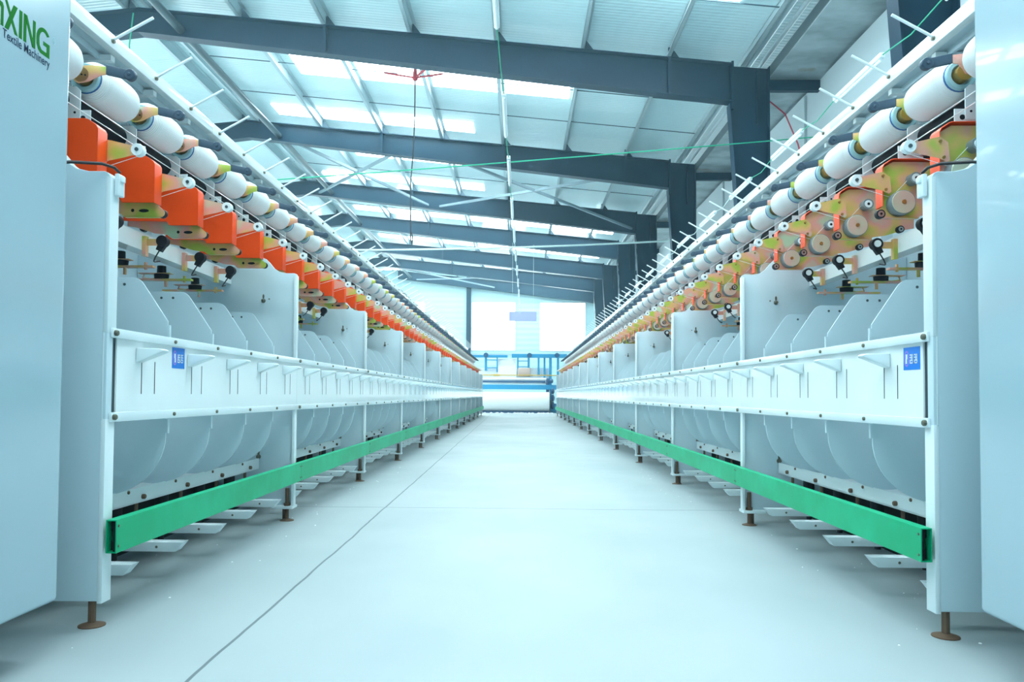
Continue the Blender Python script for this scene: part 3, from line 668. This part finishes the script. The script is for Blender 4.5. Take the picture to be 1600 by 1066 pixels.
# ---------------------------------------------------------------- yarn sensors and spindle brakes seen in the upper gaps
SO = (1.42, 0, 1.20)
for s in (1, -1):
    sen = thing('yarn_sensor', 'x', 'yarn sensor', (0, 0, 0)); dd = -1 if s > 0 else 1
    r_ = MB(s).cyl((1.42, 0, 1.265), 'Y', 0.0225, -0.014, 0.014, 18).prism([(1.405, 1.25), (1.432, 1.262), (1.445, 1.232), (1.425, 1.222)], -0.01, 0.01)
    ro = r_.build('sensor_roller', 'rubber', sen, origin=SO)
    MB(s).lathe((1.42, dd * 0.014, 1.265), 'Y', sorted([(0, 0.014), (dd * 0.003, 0.0135)]), 16).build('roller_cap', 'panel', ro, origin=SO)
    MB(s).box(1.432, 1.4995, -0.003 if s < 0 else 0.0, 0.0 if s < 0 else 0.003, 1.248, 1.275).box(1.484, 1.4995, -0.012, 0.012, 1.205, 1.285).build('bracket', 'zinc', sen, origin=SO, smooth=0)
    MB(s).tube([(1.432, 0, 1.232), (1.46, 0.02, 1.205), (1.485, 0.06, 1.196), (1.50, 0.10, 1.20), (1.51, 0.14, 1.208), (1.51, 0.165, 1.214)], 0.003, 6).build('cable', 'wireblack', sen, origin=SO)
    brk = thing('spindle_brake', 'x', 'spindle brake', (0, 0, 0))
    MB(s).box(1.48, 1.78, -0.014, 0.014, 1.168, 1.176).lathe((1.515, 0, 1.16), 'Z', [(0, 0.006), (0.03, 0.006)], 8).build('brake_bar', 'zinc', brk, origin=SO, smooth=0)
    MB(s).lathe((1.62, 0, 0), 'Z', [(1.177, 0.030), (1.197, 0.032), (1.199, 0.02), (1.203, 0.02)], 16).build('brake_pot', 'rubber', brk, origin=SO)
    MB(s).lathe((1.62, 0, 0), 'Z', [(1.203, 0.02), (1.235, 0.019)], 16).build('brake_cap', 'rubber', brk, origin=SO)
    MB(s).box(1.575, 1.72, -0.02, 0.02, 1.199, 1.202).tube([(1.70, 0.0, 1.198), (1.72, 0.03, 1.186), (1.69, 0.05, 1.184), (1.66, 0.03, 1.186)], 0.0035, 6).lathe((1.60, 0, 1.14), 'Z', [(0, 0.007), (0.03, 0.007)], 8).build('guide_plate', 'zinc', brk, origin=SO, smooth=0)
    for i in range(20):
        o = sen if i == 0 else copy_tree(sen)
        o.location = (s * 1.42, Y0 + (0.128 if s < 0 else 0.152) + i * P, 1.20)
        tag(o, 'small black yarn sensor on zinc bracket, %s from the camera on the %s machine' % (nth(i + 1), SIDE[s]), 'yarn sensor', 'yarn sensors of the %s machine' % SIDE[s])
        o = brk if i == 0 else copy_tree(brk)
        o.location = (s * 1.42, Y0 + 0.1815 + i * P, 1.20)
        tag(o, 'black spindle brake on zinc bar, %s from the camera on the %s machine' % (nth(i + 1), SIDE[s]), 'spindle brake', 'spindle brakes of the %s machine' % SIDE[s])

# ---------------------------------------------------------------- head cabinets in front of the machines
def rounded_cab(s):
    XH = 1.125
    t = thing('machine_cabinet', 'x', 'machine cabinet', (s * 1.55, 1.2, FZ))
    og = (1.55, 1.2, FZ)
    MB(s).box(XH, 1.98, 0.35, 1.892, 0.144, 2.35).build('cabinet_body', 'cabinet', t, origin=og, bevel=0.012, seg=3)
    MB(s).box(XH + 0.35, 1.95, 0.40, 1.80, FZ + 0.03, 0.15).build('plinth', 'gutter', t, origin=og, smooth=0)
    for (x, y) in ((1.40, 0.5), (1.40, 1.72), (1.85, 0.5), (1.85, 1.75)):
        MB(s).lathe((x, y, FZ), 'Z', [(0, 0.045), (0.01, 0.045), (0.012, 0.013), (0.05, 0.013)], 14).build('levelling_foot', 'rust', t, origin=og)
    return t, og, XH
tR, _, _ = rounded_cab(1)
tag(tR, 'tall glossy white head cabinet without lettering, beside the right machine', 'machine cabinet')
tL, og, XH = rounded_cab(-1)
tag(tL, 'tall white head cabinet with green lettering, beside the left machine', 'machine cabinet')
# lettering, drawn as polygons in (y, z)
def letter(polys, name, m_, x=-(XH + 0.0008)):
    b_ = MB()
    for q_, p in enumerate(polys): b_.prism([(1.640 + (y - 1.687) * 0.953, 1.461 + (z - 1.462) * 0.865) for y, z in p], x - 0.0002, x + 0.0012 + 0.0002 * q_, axis='X')
    o = b_.build(name, m_, tL, origin=(-1.55, 1.2, FZ), smooth=0); return o
zb_, zt_ = 1.462, 1.536
def rect(a, b_, c, d): return [(a, c), (b_, c), (b_, d), (a, d)]
H = zt_ - zb_
ZT = zt_
letter([[(1.661, zb_), (1.670, zb_), (1.670, zb_ + 0.05), (1.676, zb_ + 0.045), (1.676, zb_), (1.685, zb_), (1.685, zb_ + 0.052), (1.681, zb_ + 0.06), (1.661, zb_ + 0.06)]], 'letter_n', 'logo')
letter([[(1.687, zt_), (1.697, zt_), (1.736, zb_), (1.725, zb_)], [(1.689, zb_), (1.702, zb_), (1.733, zt_), (1.719, zt_)]], 'letter_x', 'logo')
letter([rect(1.740, 1.751, zb_, zt_)], 'letter_i', 'logo')
letter([rect(1.756, 1.767, zb_, zt_), rect(1.791, 1.801, zb_, zt_), [(1.758, zt_), (1.768, zt_), (1.800, zb_), (1.790, zb_)]], 'letter_n', 'logo')
go = arc(1.834, (zb_ + zt_) / 2, 0.029, H / 2, 40, 180, 14) + [(1.806, zb_ + 0.020), (1.812, zb_ + 0.006), (1.822, zb_), (1.858, zb_), (1.858, zb_ + 0.038), (1.832, zb_ + 0.038), (1.832, zb_ + 0.027), (1.846, zb_ + 0.027), (1.846, zb_ + 0.011), (1.826, zb_ + 0.011), (1.818, zb_ + 0.020)]
go += arc(1.834, (zb_ + zt_) / 2, 0.0175, H / 2 - 0.011, 180, 45, 12)
letter([go], 'letter_g', 'logo')
# small navy line of serif writing and the registered mark
def text_mesh(body, size, ysquash, y, z, m_, name, spacing=1.0):
    cu = bpy.data.curves.new('tmp', 'FONT'); cu.body = body; cu.size = size; cu.space_character = spacing; cu.offset = 0.0003
    ob = bpy.data.objects.new('tmp', cu); COL.objects.link(ob)
    dg = bpy.context.evaluated_depsgraph_get(); me = bpy.data.meshes.new_from_object(ob.evaluated_get(dg))
    xs = [v.co.x for v in me.vertices]; w0 = min(xs); wd = max(xs) - w0
    for v in me.vertices:
        u = (v.co.x - w0) / wd * ysquash; h_ = v.co.y
        v.co = (-(XH - 0.0006) + 1.55, y + u - 1.2, z + h_ - FZ)
    me.materials.append(M[m_]); o = bpy.data.objects.new(name, me); COL.objects.link(o); o.parent = tL
    bpy.data.objects.remove(ob); bpy.data.curves.remove(cu); return o
text_mesh('Textile Machinery', 0.029, 0.168, 1.636, 1.438, 'navy', 'small_lettering')
text_mesh('R', 0.011, 0.006, 1.816, 1.509, 'pearl', 'registered_mark')
b_ = MB(); op = arc(1.819, 1.513, 0.006, 0.009, 0, 360, 18)[:-1]; ip = arc(1.819, 1.513, 0.005, 0.0078, 0, 360, 18)[:-1]
b_.add([(-(XH - 0.0006), y, z) for y, z in op] + [(-(XH - 0.0006), y, z) for y, z in ip], [(i, (i + 1) % 18, 18 + (i + 1) % 18, 18 + i) for i in range(18)])
b_.build('registered_ring', 'pearl', tL, origin=(-1.55, 1.2, FZ), smooth=0)
# plastic clip and black cable at the head of each end panel
for s in (1, -1):
    t = thing('cable_clip', 'white plastic clip with black cable on the end panel of the %s machine' % SIDE[s], 'cable clip', (s * 1.145, 2.165, 1.22))
    cg = (1.145, 2.165, 1.22)
    MB(s).box(1.134, 1.147, 2.150, 2.185, 1.222, 1.285).box(1.128, 1.139, 2.156, 2.178, 1.262, 1.280).build('clip_body', 'white', t, origin=cg, bevel=0.003)
    MB(s).tube([(1.14, 2.165, 1.290), (1.146, 2.145, 1.300), (1.165, 2.115, 1.302), (1.22, 2.06, 1.29), (1.30, 1.99, 1.262), (1.36, 1.95, 1.25), (1.42, 1.91, 1.235)], 0.0045, 8).build('cable', 'wireblack', t, origin=cg)

# ================================================================= hanging lights and wires
def light_line(s, x0, ys, zz, nm, xf):
    lo = None
    for k, (ya, yb) in enumerate(ys):
        x = xf(0.5 * (ya + yb))
        t = thing('hanging_light_batten', 'slim white light batten on a wire, %s from the camera %s' % (nth(k + 1), nm), 'light batten', (x, ya, zz), 'light battens %s' % nm)
        bt = MB().box(x - 0.022, x + 0.022, ya, yb, zz, zz + 0.04).build('batten', 'white', t, origin=(x, ya, zz), bevel=0.004)
        MB().cyl((x, 0, zz - 0.014), 'Y', 0.013, ya + 0.03, yb - 0.03, 10).build('tube', 'tube', t, origin=(x, ya, zz))
        y0, y1 = yb, (ys[k + 1][0] if k + 1 < len(ys) else yb + 0.9)
        xb = xf(0.5 * (ys[k + 1][0] + ys[k + 1][1])) if k + 1 < len(ys) else x
        MB().tube([(x, y0, zz + 0.02), ((x + xb) / 2, (y0 + y1) / 2, zz - 0.03), (xb, y1, zz + 0.02)], 0.0055, 5).build('link_wire', 'wiregreen' if k < 3 else 'rope', t, origin=(x, ya, zz))
yy = [(4.5, 5.93)] + [(7.28 + 1.98 * i, 8.46 + 1.98 * i) for i in range(10)]
light_line(1, 0, yy, 3.53, 'over the aisle', lambda y: -0.185 + 0.009 * (y - 5))
yy = [(4.6, 5.6)] + [(6.55 + 1.88 * i, 7.55 + 1.88 * i) for i in range(10)]
light_line(1, 0, yy, 3.57, 'above the right machine', lambda y: 3.10)

def wire(name, pts, r, m_, label, cat, n=6):
    b_ = MB().tube(pts, r, n); o = b_.build(name, m_, origin=pts[0]); return tag(o, label, cat)
def sag(a, b_, d, n_=14):
    a, b_ = Vector(a), Vector(b_); return [tuple(a.lerp(b_, i / n_) - Vector((0, 0, 4 * d * (i / n_) * (1 - i / n_)))) for i in range(n_ + 1)]
wire('wire', sag((-10.5, 13.5, 4.05), (5.40, 13.5, 5.25), 0.05), 0.011, 'wiregreen', 'long green wire strung across the hall before the first full beam', 'wire')
wire('rope', sag((-8.0, 24.0, 5.2), (5.40, 24.0, 5.55), 0.12), 0.03, 'rope', 'pale rope strung across the hall further back', 'rope')
wire('hanging_cable', [(4.62, 14.3, 6.2), (4.9, 14.2, 5.9), (5.1, 14.1, 5.3), (5.22, 14.0, 4.6)], 0.014, 'wirered', 'thin red cable dangling beside the dark column', 'cable')
wire('hanging_wire', [(-7.1, 13.7, 7.6), (-7.15, 13.68, 7.0), (-7.12, 13.68, 6.5), (-7.12, 13.68, 6.2)], 0.012, 'wiregreen', 'short green wire dangling from the ridge of the beam', 'wire')
t = thing('ceiling_hook', 'red three armed bracket under the roof with a long black cable', 'cable hanger', (-2.1, 15.0, 6.93))
hg = (-2.1, 15.0, 6.93)
hb = MB().lathe((-2.1, 15.0, 6.93), 'Z', [(-0.06, 0.03), (-0.03, 0.06), (0.03, 0.05), (0.36, 0.012), (0.62, 0.012)], 10)
for dx, dy in ((-0.62, 0.0), (0.55, 0.05), (0.3, -0.3)): hb.bar((-2.1, 15.0, 6.93), (-2.1 + dx, 15.0 + dy, 7.03), 0.05, 0.02)
hb.build('red_bracket', 'red', t, origin=hg)
MB().tube([(-2.1, 15, 6.9), (-2.1, 15, 6.2), (-2.12, 15, 5.5), (-2.17, 15, 4.8), (-2.16, 15, 4.0), (-2.16, 15, 3.7), (-2.13, 15, 3.6), (-2.12, 15, 3.75), (-2.14, 15, 3.85)], 0.013, 6).build('cable', 'wireblack', t, origin=hg)
t = thing('hanging_board', 'pale lavender board hanging before the end wall windows', 'sign', (0.11, 30.0, 3.48))
MB().box(-0.43, 0.65, 30.0, 30.03, 3.54, 3.92).build('board', 'sign', t, origin=(0.11, 30.0, 3.48), smooth=0)
for x in (-0.3, 0.52): MB().tube([(x, 30.015, 3.92), (x, 30.015, ztop(x) - 0.5), (x, 30.6, ztop(x) - 0.5)], 0.004, 5).build('wire', 'rope', t, origin=(0.11, 30.0, 3.48))

# ================================================================= blue warping frame at the end of the aisle
t = thing('warp_frame', 'blue steel warping frame with rollers across the end of the aisle', 'warping frame', (0, 28.2, FZ))
wo = (0, 28.2, FZ)
def wp(b_, name, m_, parent=None, **kw): return b_.build(name, m_, parent or t, origin=wo, **kw)
for x, wd, z0 in ((-1.26, 0.09, 1.55), (-0.84, 0.05, 1.5), (-0.07, 0.06, 1.62), (0.33, 0.08, 1.65), (0.70, 0.07, 1.4), (0.92, 0.07, 1.2), (1.14, 0.10, 0.0), (1.42, 0.08, 0.0)):
    wp(MB().box(x - wd / 2, x + wd / 2, 28.55, 28.63, FZ if z0 == 0 else z0, 2.08), 'post', 'loom', smooth=0)
wp(MB().box(-1.9, -0.45, 28.5, 28.66, 2.04, 2.13).box(-0.30, 1.75, 28.5, 28.66, 2.04, 2.18), 'top_beam', 'loom', smooth=0)
wp(MB().box(-1.9, 1.75, 28.66, 28.7, 2.13, 2.19), 'back_beam', 'purlin', smooth=0)
for x in (-1.26, 0.36, 1.38): wp(MB().lathe((x, 28.58, 2.13), 'Y', [(-0.1, 0.05), (-0.1, 0.09), (0.1, 0.09)], 12), 'bearing', 'loomdark')
for z in (1.95, 1.66): wp(MB().box(-1.26, -0.84, 28.57, 28.61, z - 0.015, z + 0.015), 'rung', 'loom', smooth=0)
for z in (1.92, 1.70): wp(MB().box(-0.07, 0.33, 28.57, 28.61, z - 0.015, z + 0.015), 'rung', 'loom', smooth=0)
wp(MB().box(-1.9, 1.42, 28.30, 28.44, 0.86, 1.03), 'cross_beam', 'loom', smooth=0)
wp(MB().cyl((0, 28.3, 1.145), 'X', 0.035, -1.9, 0.95, 12), 'guide_roller', 'loomdark')
wp(MB().cyl((0, 28.35, 1.24), 'X', 0.05, -1.9, 0.98, 14), 'press_roller', 'cloth')
wp(MB().cyl((0, 28.4, 1.385), 'X', 0.02, -1.9, 1.4, 10).cyl((-0.85, 28.4, 1.385), 'X', 0.035, -0.12, 0.12, 10), 'yellow_rod', 'yellow')
wp(MB().box(0.98, 1.09, 28.36, 28.54, FZ, 1.27), 'side_frame', 'loomdark', bevel=0.01)
wp(MB().lathe((1.2, 28.2, 1.17), 'X', [(-0.1, 0.07), (0.0, 0.08), (0.03, 0.05)], 12), 'roller_bearing', 'loomdark')
for z, r in ((0.80, 0.11), (0.55, 0.13), (0.28, 0.14)): wp(MB().lathe((1.22, 28.1, z), 'X', [(-0.06, r * 0.6), (-0.04, r), (0.02, r), (0.06, r * 0.4)], 14), 'gear', 'loomdark')
wp(MB().box(1.14, 1.46, 28.2, 28.7, FZ, 0.35), 'gear_housing', 'loom', smooth=0)
t2 = thing('warp_beam', 'big white yarn roll lying across the end of the aisle', 'yarn roll', (-0.3, 27.85, FZ))
w2 = (-0.3, 27.85, FZ)
MB().cyl((0, 27.85, 0.415), 'X', 0.345, -1.9, 1.07, 36).build('yarn_roll', 'cloth', t2, origin=w2)
MB().lathe((1.07, 27.85, 0.415), 'X', [(0, 0.425), (0.03, 0.425), (0.035, 0.1), (0.10, 0.06)], 32).lathe((-1.93, 27.85, 0.415), 'X', [(0, 0.425), (0.03, 0.425)], 32).build('beam_flange', 'gutter', t2, origin=w2)
MB().box(-1.8, 1.05, 27.7, 28.0, FZ, 0.08).build('cradle', 'loomdark', t2, origin=w2, smooth=0)
tag(MB().prism([(28.62, 2.0), (28.66, 2.0), (28.56, 1.25), (28.50, 1.25)], -0.80, -0.12, axis='X').build('cloth_sheet', 'cloth', origin=(-0.46, 28.6, 1.25), smooth=0), 'white cloth sheet stretched down between the blue posts', 'cloth')
tag(MB().prism([(28.71, 1.66), (28.75, 1.66), (28.74, 1.06), (28.70, 1.06)], -1.9, 1.1, axis='X').build('cloth_sheet', 'cloth', origin=(-0.4, 28.72, 1.06), smooth=0), 'wide white yarn sheet behind the yellow rod', 'cloth')
tag(MB().box(-0.06, 0.40, 28.425, 28.5, 1.33, 1.66).build('yarn_bundle', 'tan', origin=(0.17, 28.46, 1.33), bevel=0.02), 'beige yarn bundle hanging over the yellow rod', 'yarn bundle')
# white lint lying under the roll and on the floor near the machines
random.seed(3)
b_ = MB()
for i in range(40):
    x = random.uniform(-1.4, 1.2); y = random.uniform(27.25, 27.5); r = random.uniform(0.02, 0.06)
    b_.lathe((x, y, FZ), 'Z', [(0, r), (r * 0.35, r * 0.7), (r * 0.5, r * 0.2)], 6)
tag(b_.build('fibre_fluff', 'cloth'), 'loose white fibre fluff on the floor under the yarn roll', 'fluff', kind='stuff')
b_ = MB()
for i in range(150):
    s = random.choice((1, -1)); x = s * random.uniform(0.98, 1.65); y = random.uniform(1.95, 7.5); r = random.uniform(0.0015, 0.005)
    b_.lathe((x, y, FZ), 'Z', [(0, r), (r * 0.4, r * 0.6)], 5)
tag(b_.build('lint', 'cloth'), 'tiny white lint specks on the floor beside the machines', 'lint', kind='stuff')

# ================================================================= light
vm = bpy.data.materials.new('thin haze'); vm.use_nodes = True; vm.node_tree.nodes.clear()
vo = vm.node_tree.nodes.new('ShaderNodeOutputMaterial'); vs_ = vm.node_tree.nodes.new('ShaderNodeVolumeScatter')
vs_.inputs['Color'].default_value = (0.50, 0.84, 1.0, 1); vs_.inputs['Density'].default_value = 0.0040; vs_.inputs['Anisotropy'].default_value = 0.55
vm.node_tree.links.new(vs_.outputs[0], vo.inputs['Volume']); M['haze'] = vm
tag(MB().box(-19.8, 7.2, -11.0, 46.5, -0.6, 9.0).build('haze', 'haze', smooth=0), 'thin bright haze filling the hall towards the far end', 'haze', kind='stuff')
w_ = bpy.data.worlds.new('sky'); scn.world = w_; w_.use_nodes = True
bg = w_.node_tree.nodes['Background']; bg.inputs['Color'].default_value = (0.79, 0.95, 1.0, 1); bg.inputs['Strength'].default_value = 5.0

# ================================================================= camera
cam = bpy.data.cameras.new('camera'); co = bpy.data.objects.new('camera', cam); COL.objects.link(co)
cam.sensor_width = 36; cam.lens = 27.0; cam.clip_end = 200; cam.clip_start = 0.05
cam.shift_x = 13.0 / 1600; cam.shift_y = 47.36 / 1600
R = Matrix.Rotation(math.radians(1.223), 4, 'Z') @ Matrix.Rotation(math.radians(90 + 1.744), 4, 'X') @ Matrix.Rotation(math.radians(0.37), 4, 'Z')
co.matrix_world = Matrix.Translation((0.0135, 0, CAMZ)) @ R
scn.camera = co
scn.view_settings.view_transform = 'Standard'; scn.view_settings.look = 'None'
scn.view_settings.exposure = 1.06; scn.view_settings.gamma = 1.0
scn.cycles.max_bounces = 6; scn.cycles.diffuse_bounces = 4; scn.cycles.glossy_bounces = 3; scn.cycles.volume_bounces = 0; scn.cycles.transmission_bounces = 2
scn.cycles.use_adaptive_sampling = True; scn.cycles.adaptive_threshold = 0.04
scn.cycles.sample_clamp_indirect = 8
